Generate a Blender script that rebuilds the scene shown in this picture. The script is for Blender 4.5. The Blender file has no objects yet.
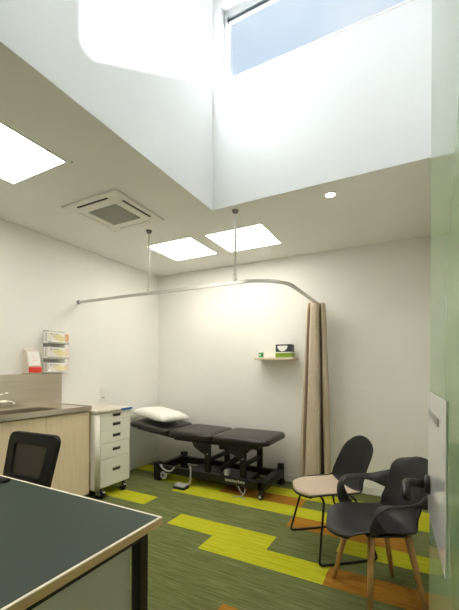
import bpy, bmesh, math, random
from mathutils import Vector, Matrix
random.seed(7)
S = bpy.context.scene
C = S.collection
PI = math.pi
H = 2.805                                   # main ceiling
XL, YB, XR = -3.43, 4.165, 0.175            # left wall, back wall, right wall
VX, VY, VZ = -1.572, 2.635, 4.72            # light well: left face, far face, its unseen ceiling, lowered for more bounce light

# ------------------------------------------------------------------ materials
def new_mat(name):
    m = bpy.data.materials.new(name); m.use_nodes = True
    return m, m.node_tree.nodes, m.node_tree.links, m.node_tree.nodes['Principled BSDF']

def mat(name, col, rough=.5, metal=0., noise=0., scale=20., bump=0., bscale=200., stretch=None, col2=None,
        emit=None, estr=0., alpha=1., coat=0., spec=None, trans=0.):
    m, N, L, b = new_mat(name)
    b.inputs['Roughness'].default_value = rough
    b.inputs['Metallic'].default_value = metal
    b.inputs['Alpha'].default_value = alpha
    b.inputs['Coat Weight'].default_value = coat
    b.inputs['Transmission Weight'].default_value = trans
    if spec is not None: b.inputs['Specular IOR Level'].default_value = spec
    tc = N.new('ShaderNodeTexCoord'); mp = N.new('ShaderNodeMapping')
    L.new(tc.outputs['Object'], mp.inputs['Vector'])
    if stretch: mp.inputs['Scale'].default_value = stretch
    nz = N.new('ShaderNodeTexNoise'); nz.inputs['Scale'].default_value = scale; nz.inputs['Detail'].default_value = 4
    L.new(mp.outputs['Vector'], nz.inputs['Vector'])
    rp = N.new('ShaderNodeValToRGB')
    c1 = col; c2 = col2 or tuple(max(0, c * (1 - noise)) for c in col)
    rp.color_ramp.elements[0].position = .3; rp.color_ramp.elements[1].position = .7
    rp.color_ramp.elements[0].color = (*c2, 1); rp.color_ramp.elements[1].color = (*c1, 1)
    L.new(nz.outputs['Fac'], rp.inputs['Fac']); L.new(rp.outputs['Color'], b.inputs['Base Color'])
    if bump:
        n2 = N.new('ShaderNodeTexNoise'); n2.inputs['Scale'].default_value = bscale; n2.inputs['Detail'].default_value = 2
        L.new(mp.outputs['Vector'], n2.inputs['Vector'])
        bp = N.new('ShaderNodeBump'); bp.inputs['Strength'].default_value = bump; bp.inputs['Distance'].default_value = .002
        L.new(n2.outputs['Fac'], bp.inputs['Height']); L.new(bp.outputs['Normal'], b.inputs['Normal'])
    if emit:
        b.inputs['Emission Color'].default_value = (*emit, 1); b.inputs['Emission Strength'].default_value = estr
    return m

M = {}
M['wall'] = mat('wall_paint', (.82, .817, .785), .55, noise=.02, scale=3, bump=.05, bscale=250)
M['well'] = mat('light_well_paint', (.89, .89, .885), .6, noise=.015, scale=3, bump=.05, bscale=250)
M['ceil'] = mat('ceiling_paint', (.86, .86, .83), .7, noise=.02, scale=3)
M['base'] = mat('skirting_paint', (.80, .80, .76), .4, noise=.02)
M['steel'] = mat('brushed_steel', (.82, .77, .67), .24, 1, noise=.12, scale=30, stretch=(1, .03, 1), bump=.05, bscale=60)
M['chrome'] = mat('chrome', (.8, .8, .8), .08, 1)
M['alu'] = mat('anodised_aluminium', (.62, .63, .63), .35, 1, noise=.05)
M['rail'] = mat('rail_aluminium', (.60, .59, .56), .38, .9, noise=.05)
M['rod'] = mat('white_rod', (.80, .79, .75), .35, noise=.02)
M['flange'] = mat('grey_flange', (.22, .22, .20), .5, noise=.05)
M['ply'] = mat('pale_laminate', (.90, .74, .52), .45, noise=.12, scale=14, stretch=(6, 6, .35))
M['wood_edge'] = mat('plywood_edge', (.72, .50, .26), .45, noise=.25, scale=30, stretch=(.3, .3, 14))
M['desk_bevel'] = mat('pale_edge_band', (.90, .84, .70), .4, noise=.05)
M['desk'] = mat('dark_green_linoleum', (.030, .049, .038), .5, noise=.08, scale=60, bump=.02, spec=.3)
M['black_metal'] = mat('black_powder_coat', (.010, .010, .010), .42, noise=.2, scale=80)
M['couch_metal'] = mat('black_couch_frame', (.008, .008, .0085), .40, noise=.2, scale=80)
M['vinyl'] = mat('dark_brown_vinyl', (.020, .0165, .0155), .34, noise=.2, scale=60, bump=.1, bscale=500)
M['ped'] = mat('grey_steel_pedestal', (.56, .57, .51), .40, noise=.02)
M['plastic'] = mat('charcoal_plastic', (.018, .018, .0195), .46, noise=.08, scale=200, bump=.06, bscale=900, spec=.4)
M['plastic_black'] = mat('black_plastic', (.009, .009, .009), .5, spec=.3, noise=.1, scale=200)
M['pad'] = mat('oatmeal_fabric', (.66, .53, .40), .9, noise=.35, scale=160, stretch=(1, 4, 1), bump=.3, bscale=600)
M['oak'] = mat('oak_leg', (.64, .38, .14), .42, noise=.35, scale=14, stretch=(8, 8, .8))
M['linen'] = mat('taupe_linen', (.62, .52, .40), .9, noise=.25, scale=90, stretch=(3, 3, .6), bump=.4, bscale=500)
M['cart'] = mat('cream_enamel', (.86, .85, .77), .38, noise=.02)
M['cart_top'] = mat('cream_worktop', (.66, .62, .54), .35, noise=.05)
M['slot'] = mat('dark_recess', (.035, .034, .03), .6)
M['lip'] = mat('grey_handle', (.30, .29, .27), .4)
M['blue'] = mat('blue_label', (.03, .14, .42), .4)
M['rubber'] = mat('black_rubber', (.012, .012, .012), .6, noise=.1)
M['grey'] = mat('grey_plastic', (.36, .36, .35), .5, noise=.05)
M['castor_grey'] = mat('grey_castor', (.45, .45, .43), .4, noise=.05)
M['cable'] = mat('pale_cable', (.42, .41, .37), .5)
M['pillow'] = mat('white_cotton', (.88, .87, .82), .85, noise=.03, scale=30, bump=.3, bscale=40)
M['white'] = mat('white_plastic', (.84, .83, .80), .4, noise=.02)
M['ac'] = mat('air_con_plastic', (.82, .81, .76), .5, noise=.02)
M['acgrille'] = mat('air_con_grille', (.44, .45, .41), .6, noise=.1, scale=120)
M['panel_glow'] = mat('light_panel_diffuser', (.9, .9, .88), .5, emit=(1, .94, .83), estr=13.5)
M['down_glow'] = mat('downlight_lens', (.9, .9, .88), .5, emit=(1, .93, .80), estr=14)
M['card'] = mat('white_card', (.86, .84, .81), .5, noise=.03)
M['pink_card'] = mat('pale_pink_card', (.80, .64, .58), .5)
M['hand'] = mat('pale_yellow_print', (.80, .72, .42), .5)
M['orange'] = mat('orange_print', (.78, .42, .26), .5)
M['greyprint'] = mat('grey_print', (.34, .33, .36), .5)
M['clear'] = mat('clear_acrylic_edge', (.74, .74, .71), .15, alpha=.45)
M['red'] = mat('red_plastic', (.78, .045, .03), .35)
M['beige'] = mat('beige_plastic', (.70, .62, .52), .45, noise=.03)
M['shelf'] = mat('pale_wood_shelf', (.74, .64, .48), .5, noise=.15, scale=20, stretch=(.6, 6, 6))
M['tissue_dark'] = mat('navy_card', (.025, .030, .042), .45)
M['tissue_green'] = mat('lime_card', (.27, .44, .03), .45, noise=.35, scale=60)
M['tissue'] = mat('white_tissue', (.90, .90, .88), .9)
M['green_label'] = mat('green_label', (.03, .34, .10), .4)
M['door'] = mat('green_door_lacquer', (.33, .50, .27), .12, noise=.04, scale=4, spec=.6)
M['plate'] = mat('white_acrylic_plate', (.84, .85, .84), .03, noise=.02, spec=.7)
M['plate_slot'] = mat('grey_plate_slot', (.30, .31, .27), .4)
M['frame_dark'] = mat('window_gasket', (.06, .07, .08), .5)
M['outlet'] = mat('outlet_plastic', (.80, .79, .74), .35)
M['white_card'] = M['card']

# mesh weave of the office chair: a real see-through screen
def mesh_mat():
    m, N, L, b = new_mat('black_mesh_weave')
    b.inputs['Base Color'].default_value = (.02, .018, .016, 1); b.inputs['Roughness'].default_value = .8
    tc = N.new('ShaderNodeTexCoord')
    outs = []
    for dirn in ('X', 'Z'):
        w = N.new('ShaderNodeTexWave'); w.wave_type = 'BANDS'; w.bands_direction = dirn
        w.inputs['Scale'].default_value = 60; w.inputs['Distortion'].default_value = .3
        L.new(tc.outputs['Object'], w.inputs['Vector']); outs.append(w)
    mx = N.new('ShaderNodeMath'); mx.operation = 'MAXIMUM'
    L.new(outs[0].outputs['Fac'], mx.inputs[0]); L.new(outs[1].outputs['Fac'], mx.inputs[1])
    g = N.new('ShaderNodeMapRange'); g.inputs['From Min'].default_value = .2; g.inputs['From Max'].default_value = .9
    g.inputs['To Min'].default_value = .42; g.inputs['To Max'].default_value = .88
    L.new(mx.outputs[0], g.inputs['Value']); L.new(g.outputs['Result'], b.inputs['Alpha'])
    return m
M['weave'] = mesh_mat()

def glass_mat():
    m = bpy.data.materials.new('window_glass'); m.use_nodes = True
    N, L = m.node_tree.nodes, m.node_tree.links
    for n in list(N): N.remove(n)
    o = N.new('ShaderNodeOutputMaterial'); mx = N.new('ShaderNodeMixShader')
    t = N.new('ShaderNodeBsdfTransparent'); t.inputs['Color'].default_value = (.97, .985, 1, 1)
    g = N.new('ShaderNodeBsdfGlossy'); g.inputs['Roughness'].default_value = .02
    fr = N.new('ShaderNodeFresnel'); fr.inputs['IOR'].default_value = 1.2
    L.new(fr.outputs['Fac'], mx.inputs['Fac']); L.new(t.outputs[0], mx.inputs[1]); L.new(g.outputs[0], mx.inputs[2])
    L.new(mx.outputs[0], o.inputs['Surface'])
    return m
M['glass'] = glass_mat()

def carpet(name, a, b_, c):
    m, N, L, b = new_mat(name)
    b.inputs['Roughness'].default_value = .95; b.inputs['Specular IOR Level'].default_value = .1
    tc = N.new('ShaderNodeTexCoord'); mp = N.new('ShaderNodeMapping'); mp.inputs['Scale'].default_value = (2.2, 75, 1)
    L.new(tc.outputs['Object'], mp.inputs['Vector'])
    nz = N.new('ShaderNodeTexNoise'); nz.inputs['Scale'].default_value = 1.6; nz.inputs['Detail'].default_value = 5
    nz.inputs['Roughness'].default_value = .7
    L.new(mp.outputs['Vector'], nz.inputs['Vector'])
    rp = N.new('ShaderNodeValToRGB'); e = rp.color_ramp.elements
    e[0].position = .34; e[0].color = (*a, 1); e[1].position = .66; e[1].color = (*c, 1)
    k = e.new(.5); k.color = (*b_, 1)
    L.new(nz.outputs['Fac'], rp.inputs['Fac']); L.new(rp.outputs['Color'], b.inputs['Base Color'])
    n2 = N.new('ShaderNodeTexNoise'); n2.inputs['Scale'].default_value = 260
    L.new(tc.outputs['Object'], n2.inputs['Vector'])
    bp = N.new('ShaderNodeBump'); bp.inputs['Strength'].default_value = .5; bp.inputs['Distance'].default_value = .003
    L.new(n2.outputs['Fac'], bp.inputs['Height']); L.new(bp.outputs['Normal'], b.inputs['Normal'])
    return m
M['c_green'] = carpet('carpet_olive', (.085, .102, .034), (.14, .16, .058), (.215, .23, .095))
M['c_lime'] = carpet('carpet_lime', (.34, .36, .012), (.46, .46, .02), (.56, .55, .04))
M['c_rust'] = carpet('carpet_rust', (.26, .12, .018), (.36, .165, .022), (.44, .23, .04))

# ------------------------------------------------------------------ geometry helpers
def bm_new(): return bmesh.new()

def box(bm, x0, x1, y0, y1, z0, z1, bev=0., seg=2, mi=0):
    r = bmesh.ops.create_cube(bm, size=1)
    v = r['verts']
    bmesh.ops.scale(bm, vec=(x1 - x0, y1 - y0, z1 - z0), verts=v)
    bmesh.ops.translate(bm, vec=((x0 + x1) / 2, (y0 + y1) / 2, (z0 + z1) / 2), verts=v)
    fs = set(f for q in v for f in q.link_faces)
    for f in fs: f.material_index = mi
    if bev > 0:
        es = list(set(e for q in v for e in q.link_edges))
        bmesh.ops.bevel(bm, geom=es, offset=bev, segments=seg, affect='EDGES', profile=.5)
    return bm

def obox(bm, mtx, sx, sy, sz, bev=0., seg=2):
    """box of size sx,sy,sz centred at the origin of mtx"""
    r = bmesh.ops.create_cube(bm, size=1); v = r['verts']
    bmesh.ops.scale(bm, vec=(sx, sy, sz), verts=v)
    es = list(set(e for q in v for e in q.link_edges))
    nv = v
    if bev > 0:
        g = bmesh.ops.bevel(bm, geom=es, offset=bev, segments=seg, affect='EDGES', profile=.5)
        nv = list(set(q for f in g['faces'] for q in f.verts) | set(q for q in v if q.is_valid))
        # collect the whole island
        seen = set(nv); st = list(nv)
        while st:
            q = st.pop()
            for e in q.link_edges:
                o = e.other_vert(q)
                if o not in seen: seen.add(o); st.append(o)
        nv = list(seen)
    bmesh.ops.transform(bm, matrix=mtx, verts=nv)
    return bm

def frames(pts):
    pts = [Vector(p) for p in pts]; n = len(pts); T = []
    for i in range(n):
        if i == 0: t = pts[1] - pts[0]
        elif i == n - 1: t = pts[-1] - pts[-2]
        else: t = (pts[i + 1] - pts[i]).normalized() + (pts[i] - pts[i - 1]).normalized()
        T.append(t.normalized())
    up = Vector((0, 0, 1)) if abs(T[0].z) < .9 else Vector((1, 0, 0))
    u = (up - T[0] * up.dot(T[0])).normalized(); out = []
    for t in T:
        u = (u - t * u.dot(t))
        u = u.normalized() if u.length > 1e-6 else t.orthogonal().normalized()
        out.append((t, u, t.cross(u)))
    return pts, out

def sweep(bm, pts, prof, cap=True):
    """prof(i) -> list of (a,b) offsets in the (u, v) frame"""
    P, F = frames(pts); rings = []
    for i, (p, (t, u, v)) in enumerate(zip(P, F)):
        rings.append([bm.verts.new(p + u * a + v * b) for a, b in prof(i)])
    for r0, r1 in zip(rings, rings[1:]):
        k = len(r0)
        for j in range(k): bm.faces.new((r0[j], r0[(j + 1) % k], r1[(j + 1) % k], r1[j]))
    if cap:
        bm.faces.new(rings[0][::-1]); bm.faces.new(rings[-1])
    return bm

def tube(bm, pts, r, n=10):
    rr = r if isinstance(r, (list, tuple)) else [r] * len(pts)
    return sweep(bm, pts, lambda i: [(rr[i] * math.cos(2 * PI * k / n), rr[i] * math.sin(2 * PI * k / n)) for k in range(n)])

def smooth_path(pts, rad=.03, n=5):
    P = [Vector(p) for p in pts]; out = [P[0]]
    for a, b, c in zip(P, P[1:], P[2:]):
        d0 = (a - b); d1 = (c - b); r = min(rad, d0.length * .49, d1.length * .49)
        p0 = b + d0.normalized() * r; p1 = b + d1.normalized() * r
        for k in range(n + 1):
            t = k / n; out.append((1 - t) ** 2 * p0 + 2 * t * (1 - t) * b + t * t * p1)
    out.append(P[-1]); return out

def catmull(pts, n=6):
    P = [Vector(p) for p in pts]; P = [P[0] * 2 - P[1]] + P + [P[-1] * 2 - P[-2]]; out = []
    for i in range(1, len(P) - 2):
        for k in range(n):
            t = k / n
            out.append(.5 * ((2 * P[i]) + (P[i + 1] - P[i - 1]) * t + (2 * P[i - 1] - 5 * P[i] + 4 * P[i + 1] - P[i + 2]) * t * t
                             + (-P[i - 1] + 3 * P[i] - 3 * P[i + 1] + P[i + 2]) * t ** 3))
    out.append(P[-2]); return out

def lathe(bm, prof, c=(0, 0, 0), axis='Z', n=24):
    c = Vector(c); rings = []
    for r, h in prof:
        ring = []
        for k in range(n):
            a = 2 * PI * k / n; x, y = r * math.cos(a), r * math.sin(a)
            ring.append(bm.verts.new(c + {'Z': Vector((x, y, h)), 'X': Vector((h, x, y)), 'Y': Vector((x, h, y))}[axis]))
        rings.append(ring)
    for a, b in zip(rings, rings[1:]):
        for k in range(n): bm.faces.new((a[k], a[(k + 1) % n], b[(k + 1) % n], b[k]))
    bm.faces.new(rings[0][::-1]); bm.faces.new(rings[-1])
    return bm

def grid(bm, fn, nu, nv):
    V = [[bm.verts.new(fn(i / nu, j / nv)) for j in range(nv + 1)] for i in range(nu + 1)]
    for i in range(nu):
        for j in range(nv): bm.faces.new((V[i][j], V[i + 1][j], V[i + 1][j + 1], V[i][j + 1]))
    return bm

def poly_prism(bm, pts2, z0, z1, plane='XY'):
    def P(a, b, c): return {'XY': (a, b, c), 'YZ': (c, a, b), 'XZ': (a, c, b)}[plane]
    lo = [bm.verts.new(P(a, b, z0)) for a, b in pts2]; hi = [bm.verts.new(P(a, b, z1)) for a, b in pts2]
    n = len(pts2)
    for k in range(n): bm.faces.new((lo[k], lo[(k + 1) % n], hi[(k + 1) % n], hi[k]))
    bm.faces.new(lo[::-1]); bm.faces.new(hi)
    return bm

def obj(name, bm, m, parent=None, local=False, smooth=False, solid=0., subd=0, bevel=0.):
    """link one bmesh as ONE mesh object. Mesh given in world coordinates unless local."""
    bmesh.ops.recalc_face_normals(bm, faces=bm.faces)
    me = bpy.data.meshes.new(name)
    off = Vector((0, 0, 0))
    if not local:
        p = parent
        while p is not None: off += p.location; p = p.parent
    if parent is None:                                   # origin at the base of the thing
        vs = [v.co for v in bm.verts]
        lo = Vector((min(v.x for v in vs), min(v.y for v in vs), min(v.z for v in vs)))
        hi = Vector((max(v.x for v in vs), max(v.y for v in vs), max(v.z for v in vs)))
        org = Vector(((lo.x + hi.x) / 2, (lo.y + hi.y) / 2, lo.z))
        bmesh.ops.translate(bm, vec=-org, verts=bm.verts)
    else:
        org = Vector((0, 0, 0)); bmesh.ops.translate(bm, vec=-off, verts=bm.verts)
    bm.to_mesh(me); bm.free()
    for q in (m if isinstance(m, (list, tuple)) else [m]): me.materials.append(q)
    if smooth:
        for p in me.polygons: p.use_smooth = True
    o = bpy.data.objects.new(name, me); C.objects.link(o)
    o.location = org
    if parent is not None: o.parent = parent
    if solid:
        s = o.modifiers.new('solid', 'SOLIDIFY'); s.thickness = solid; s.offset = 0
    if subd:
        s = o.modifiers.new('subd', 'SUBSURF'); s.levels = subd; s.render_levels = subd
    if bevel:
        s = o.modifiers.new('bev', 'BEVEL'); s.width = bevel; s.segments = 2; s.limit_method = 'ANGLE'
    return o

def tag(o, label, cat, group=None):
    o['label'] = label; o['category'] = cat
    if group: o['group'] = group
    return o

def thing(name, label, cat, loc, rotz=0., group=None):
    o = bpy.data.objects.new(name, None); o.empty_display_size = .1; C.objects.link(o)
    o.location = loc; o.rotation_euler = (0, 0, rotz)
    return tag(o, label, cat, group)

def struct(name, bm, m, parent=None, **k):
    o = obj(name, bm, m, parent, **k)
    if parent is None: o['kind'] = 'structure'
    return o

def copy_tree(o, parent=None):
    c = o.copy(); C.objects.link(c)
    if parent is not None: c.parent = parent
    for ch in [q for q in S.objects if q.parent == o]: copy_tree(ch, c)
    return c

def B(*a, **k): return box(bm_new(), *a, **k)

# ------------------------------------------------------------------ the room
YF, XN = -1.3, .32                           # wall behind the camera, recess beside the door
fl = bm_new()
r0, p, Lp = 2.5025, .2324, .965
lime = {(0, -1.956), (-1, -1.46), (1, -3.39), (3, -2.425), (3, -1.46), (5, -1.46), (5, -.497), (4, -.025), (1, -.497), (5, -3.39), (4, -2.921)}
rust = {(-1, -.497), (4, -1.956), (2, -.99), (-4, -.99), (5, -2.425)}
for k in range(-17, 9):
    ya, yb = max(YF, r0 + k * p), min(YB, r0 + (k + 1) * p)
    if yb <= ya: continue
    x0 = -1.956 if k % 2 == 0 else -1.4735
    for j in range(-3, 4):
        xa = x0 + j * Lp; xb = xa + Lp
        key = None
        for (kk, xx) in lime:
            if kk == k and abs(xx - xa) < .06: key = 1
        for (kk, xx) in rust:
            if kk == k and abs(xx - xa) < .06: key = 2
        if key is None:
            key = 0
            if k < -5: key = random.choice((0, 0, 0, 0, 0, 1, 2))
        xa, xb = max(xa, XL), min(xb, XN)
        if xb <= xa: continue
        vs = [fl.verts.new(q) for q in ((xa, ya, 0), (xb, ya, 0), (xb, yb, 0), (xa, yb, 0))]
        fl.faces.new(vs).material_index = key
box(fl, XL, XN, YF, YB, -.12, -.002)
struct('floor', fl, [M['c_green'], M['c_lime'], M['c_rust']])
struct('wall_left', B(XL - .12, XL, YF, YB, -.12, H + .1), M['wall'])
struct('wall_back', B(XL - .12, XR + .3, YB, YB + .12, -.12, H + .1), M['wall'])
struct('wall_right', B(XR, XN + .12, 1.35, YB, -.12, H + .1), M['wall'])
struct('wall_recess', B(XN, XN + .12, YF, 1.35, -.12, H + .1), M['wall'])
struct('wall_front', B(XL - .12, XN + .12, YF - .12, YF, -.12, H + .1), M['wall'])
VF = .70                                      # unseen near face of the light well, moved in to brighten it by bounce
cb = bm_new()
e_ = .0015                                    # plaster skim of the light well covers the cut edge of the ceiling
box(cb, XL, VX - e_, YF, YB, H, H + .1)
box(cb, VX - e_, XN, VY + e_, YB, H, H + .1)
box(cb, VX - e_, XN, YF, VF - e_, H, H + .1)
box(cb, XR + e_, XN, VF - e_, VY + e_, H, H + .1)
struct('ceiling', cb, M['ceil'])
struct('wall_upper_left', B(VX - .12, VX, VF - .12, VY + .16, H + .0004, VZ), M['well'])
WX0, WX1, WZ0, WZ1 = -1.49, .13, 3.905, 4.575
ub = bm_new()
T = .16
box(ub, VX, XR, VY, VY + T, H + .0004, WZ0)
box(ub, VX, XR, VY, VY + T, WZ1, VZ)
box(ub, VX, WX0, VY, VY + T, WZ0, WZ1)
box(ub, WX1, XR, VY, VY + T, WZ0, WZ1)
struct('wall_upper_back', ub, M['well'])
struct('wall_upper_right', B(XR, XR + .12, VF - .12, VY + .16, H + .0004, VZ), M['well'])
struct('wall_upper_front', B(VX, XR, VF - .12, VF, H + .0004, VZ), M['well'])
struct('ceiling_upper', B(VX - .12, XR + .12, VF - .12, VY + T, VZ, VZ + .1), M['well'])

# clerestory window
w = thing('window_1', '', 'window', ((WX0 + WX1) / 2, VY + .08, WZ0)); del w['label']; del w['category']; w['kind'] = 'structure'
fb = bm_new(); ft = .028; fy0, fy1 = VY + .05, VY + .12
box(fb, WX0, WX0 + ft, fy0, fy1, WZ0, WZ1); box(fb, WX1 - ft, WX1, fy0, fy1, WZ0, WZ1)
box(fb, WX0 + ft, WX1 - ft, fy0, fy1, WZ1 - .07, WZ1); box(fb, WX0 + ft, WX1 - ft, fy0, fy1, WZ0, WZ0 + .022)
obj('window_frame', fb, M['alu'], w)
g = bm_new(); gy = VY + .085
for a in ((WX0 + ft, WX0 + ft + .008, WZ0 + .022, WZ1 - .07), (WX1 - ft - .008, WX1 - ft, WZ0 + .022, WZ1 - .07),
          (WX0 + ft, WX1 - ft, WZ1 - .085, WZ1 - .07)):
    box(g, a[0], a[1], gy - .016, gy - .005, a[2], a[3])
obj('gasket', g, M['frame_dark'], w)
obj('glass', B(WX0 + ft, WX1 - ft, gy - .004, gy + .004, WZ0 + .022, WZ1 - .07), M['glass'], w)
struct('trim_1', B(WX0, WX1, VY - .006, VY + .05, WZ0 - .012, WZ0 + .004), M['well'])

# skirtings
struct('baseboard_back', B(XL, XR, YB - .014, YB, 0, .085, bev=.003), M['base'])
struct('baseboard_left', B(XL, XL + .014, 2.52, YB - .014, 0, .085, bev=.003), M['base'])
struct('baseboard_right', B(XR - .014, XR, 1.4, YB - .014, 0, .085, bev=.003), M['base'])

# ------------------------------------------------------------------ green door at the right, its lever and plate
E0 = Vector((.0466, 1.156, 0)); dd = Vector((.042, -.999, 0)).normalized(); ang = math.atan2(dd.y, dd.x)
dr = bpy.data.objects.new('door_1', None); C.objects.link(dr); dr['kind'] = 'structure'
dr.location = E0; dr.rotation_euler = (0, 0, ang)
# local x: from the free edge to the hinge edge; the face we see is the local -y side
obj('door_leaf', B(0, .90, 0, .042, .012, 2.74, bev=.002), M['door'], dr, local=True)
obj('door_plate', B(.003, .370, -.004, 0, .996, 1.340, bev=.0015), M['plate'], dr, local=True)
sl = bm_new(); obox(sl, Matrix.Translation((.145, -.005, 1.281)), .22, .003, .018, .001)
obj('plate_slot', sl, M['plate_slot'], dr, local=True)
hb = bm_new()
lathe(hb, [(.026, 0), (.026, -.012), (.014, -.014)], (.055, -.004, 1.083), 'Y')
hb2 = smooth_path([(.055, -.012, 1.083), (.055, -.064, 1.083), (.175, -.064, 1.081)], .022, 6)
sweep(hb, hb2, lambda i: [(a * .0125, b * .010) for a, b in [(math.cos(t * PI / 6), math.sin(t * PI / 6)) for t in range(12)]])
obj('door_handle', hb, M['black_metal'], dr, local=True, smooth=True)
struct('trim_2', B(.10, XN, .16, .252, 0, 2.76), M['door'])

# ------------------------------------------------------------------ lights and services on the ceiling
def ceiling_light(x0, x1, y0, y1, label):
    t = thing('ceiling_light', label, 'light', ((x0 + x1) / 2, (y0 + y1) / 2, H), group='recessed ceiling light panels')
    f = bm_new(); e = .012
    box(f, x0 - e, x1 + e, y0 - e, y0, H - .005, H); box(f, x0 - e, x1 + e, y1, y1 + e, H - .005, H)
    box(f, x0 - e, x0, y0, y1, H - .005, H); box(f, x1, x1 + e, y0, y1, H - .005, H)
    obj('frame', f, M['ceil'], t)
    obj('diffuser', B(x0, x1, y0, y1, H - .003, H), M['panel_glow'], t)
    return t
ceiling_light(-2.685, -2.09, .36, 1.55, 'large glowing rectangular ceiling panel light above the desk')
ceiling_light(-2.70, -2.10, 3.06, 3.635, 'square glowing ceiling panel light nearer the left wall, above the couch')
ceiling_light(-1.925, -1.295, 3.09, 3.66, 'square glowing ceiling panel light nearer the ceiling downlight, above the couch')

t = thing('downlight', 'small round recessed downlight alone in the ceiling near the right side', 'light', (-.586, 2.83, H))
ri = bm_new(); lathe(ri, [(.036, -.001), (.040, -.006), (.050, -.006), (.056, -.002), (.056, 0)], (-.586, 2.83, H)); obj('trim_ring', ri, M['white'], t, smooth=True)
le = bm_new(); lathe(le, [(.035, -.0045), (.036, -.0012)], (-.586, 2.83, H)); obj('lens', le, M['down_glow'], t)
dl = bpy.data.lights.new('downlight_lamp', 'SPOT'); dl.energy = 26; dl.spot_size = math.radians(140); dl.spot_blend = .8; dl.shadow_soft_size = .035; dl.color = (1, .97, .90)
do = bpy.data.objects.new('downlight_lamp', dl); C.objects.link(do); do.location = (0, 0, -.010); do.parent = t

# air conditioning cassette
ax0, ax1, ay0, ay1 = -2.70, -2.06, 1.965, 2.585
t = thing('air_conditioner', 'cream ceiling cassette air conditioner with grey square grille', 'air conditioner', ((ax0 + ax1) / 2, (ay0 + ay1) / 2, H))
acx, acy = (ax0 + ax1) / 2, (ay0 + ay1) / 2
obj('fascia', B(ax0, ax1, ay0, ay1, H - .018, H, bev=.006), M['ac'], t)
gb = bm_new(); gx0, gx1, gy0, gy1 = acx - .165, acx + .165, acy - .15, acy + .15
box(gb, gx0, gx1, gy0, gy1, H - .021, H - .017)
for k in range(16):
    yy = gy0 + (k + .5) * (gy1 - gy0) / 16; box(gb, gx0, gx1, yy - .004, yy + .004, H - .025, H - .02)
obj('return_grille', gb, M['acgrille'], t)
for kind, (a, b, c, d) in {'n': (acx - .18, acx + .18, ay0 + .045, ay0 + .077), 's': (acx - .18, acx + .18, ay1 - .077, ay1 - .045),
                           'w': (ax0 + .045, ax0 + .077, acy - .17, acy + .17), 'e': (ax1 - .077, ax1 - .045, acy - .17, acy + .17)}.items():
    closed = kind in 'sw'
    if not closed: s_ = obj('air_outlet', B(a, b, c, d, H - .0195, H - .017), M['slot'], t)
    if kind in 'ns': bb = B(a, b, (c + d) / 2 - (.014 if closed else -.004), d, H - .024, H - .018)
    else: bb = B((a + b) / 2 - (.014 if closed else .016), b - (0 if closed else .022), c, d, H - .024, H - .018)
    obj('louvre', bb, M['ac'], t)
for sx in (ax0 + .03, ax1 - .03):
    for sy in (ay0 + .03, ay1 - .03):
        q = bm_new(); lathe(q, [(.012, -.021), (.012, -.017)], (sx, sy, H)); obj('corner_cap', q, M['white'], t)
# tiny grey mark on the ceiling beside the large light
q = bm_new(); lathe(q, [(.005, -.004), (.007, 0)], (-2.055, 1.575, H)); tag(obj('ceiling_mark', q, M['flange']), 'tiny grey mark on the ceiling by the corner of the large light', 'sensor')

# ------------------------------------------------------------------ curtain rail and curtain
RZ = 2.165; RY = 2.725; RX = -.972; rr = .36
t = thing('curtain_rail', 'bent aluminium curtain rail hung from the ceiling by two rods', 'curtain rail', (-1.4, RY, RZ))
path = [(XL, RY, RZ), (RX - rr, RY, RZ)]
for k in range(1, 15):
    a = -PI / 2 + k * (PI / 2) / 14; path.append((RX - rr + rr * math.cos(a), RY + rr + rr * math.sin(a), RZ))
path.append((RX, YB, RZ))
rb = bm_new(); sweep(rb, path, lambda i: [(.014, -.009), (.014, .009), (-.014, .009), (-.014, -.009)]); obj('track', rb, M['rail'], t)
for xx in (-2.375, -1.388):
    q = bm_new(); tube(q, [(xx, RY, RZ + .012), (xx, RY, H - .002)], .0125); o = obj('drop_rod', q, M['rod'], t, smooth=True)
    q = bm_new(); lathe(q, [(.030, 0), (.030, -.010), (.013, -.035)], (xx, RY, H)); obj('ceiling_flange', q, M['flange'], o)
    q = bm_new(); lathe(q, [(.016, 0), (.018, .035), (.011, .045)], (xx, RY, RZ + .010)); obj('rod_clamp', q, M['rod'], o)
q = bm_new(); lathe(q, [(.024, 0), (.024, .012), (.016, .016)], (XL, RY, RZ), 'X'); obj('wall_flange', q, M['flange'], t)
q = bm_new(); lathe(q, [(.024, 0), (.024, -.012), (.016, -.016)], (RX, YB, RZ), 'Y'); obj('wall_flange', q, M['flange'], t)

fold = catmull([(-.118, .215, 0), (-.150, .10, 0), (-.148, -.02, 0), (-.118, -.075, 0), (-.095, .02, 0), (-.092, .15, 0), (-.078, .10, 0), (-.074, -.08, 0), (-.055, -.125, 0),
                (.0, -.135, 0), (.045, -.12, 0), (.060, -.07, 0), (.055, .13, 0), (.072, .165, 0), (.088, .10, 0), (.095, -.01, 0), (.125, -.045, 0), (.150, .01, 0), (.142, .12, 0), (.105, .20, 0)], 8)
def curtain_fn(u, v):
    # u along the gathered cloth, v from the top down
    f = u * (len(fold) - 1); i = min(int(f), len(fold) - 2); c = fold[i].lerp(fold[i + 1], f - i)
    k = .60 + .46 * min(1, v * 1.02) ** .8
    ky = .62 + .40 * min(1, v * 1.1)
    x = RX + .004 + c.x * k * 1.04 + .006 * math.sin(4 * v + 20 * u) * v
    y = 3.925 + c.y * ky + .008 * math.sin(5 * v + 14 * u) * v
    return Vector((x, y, 2.148 - v * 2.04))
cbm = bm_new(); grid(cbm, curtain_fn, 152, 24)
tag(obj('curtain', cbm, M['linen'], smooth=True, solid=.004), 'taupe linen cubicle curtain gathered at the end of the rail', 'curtain')

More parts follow.
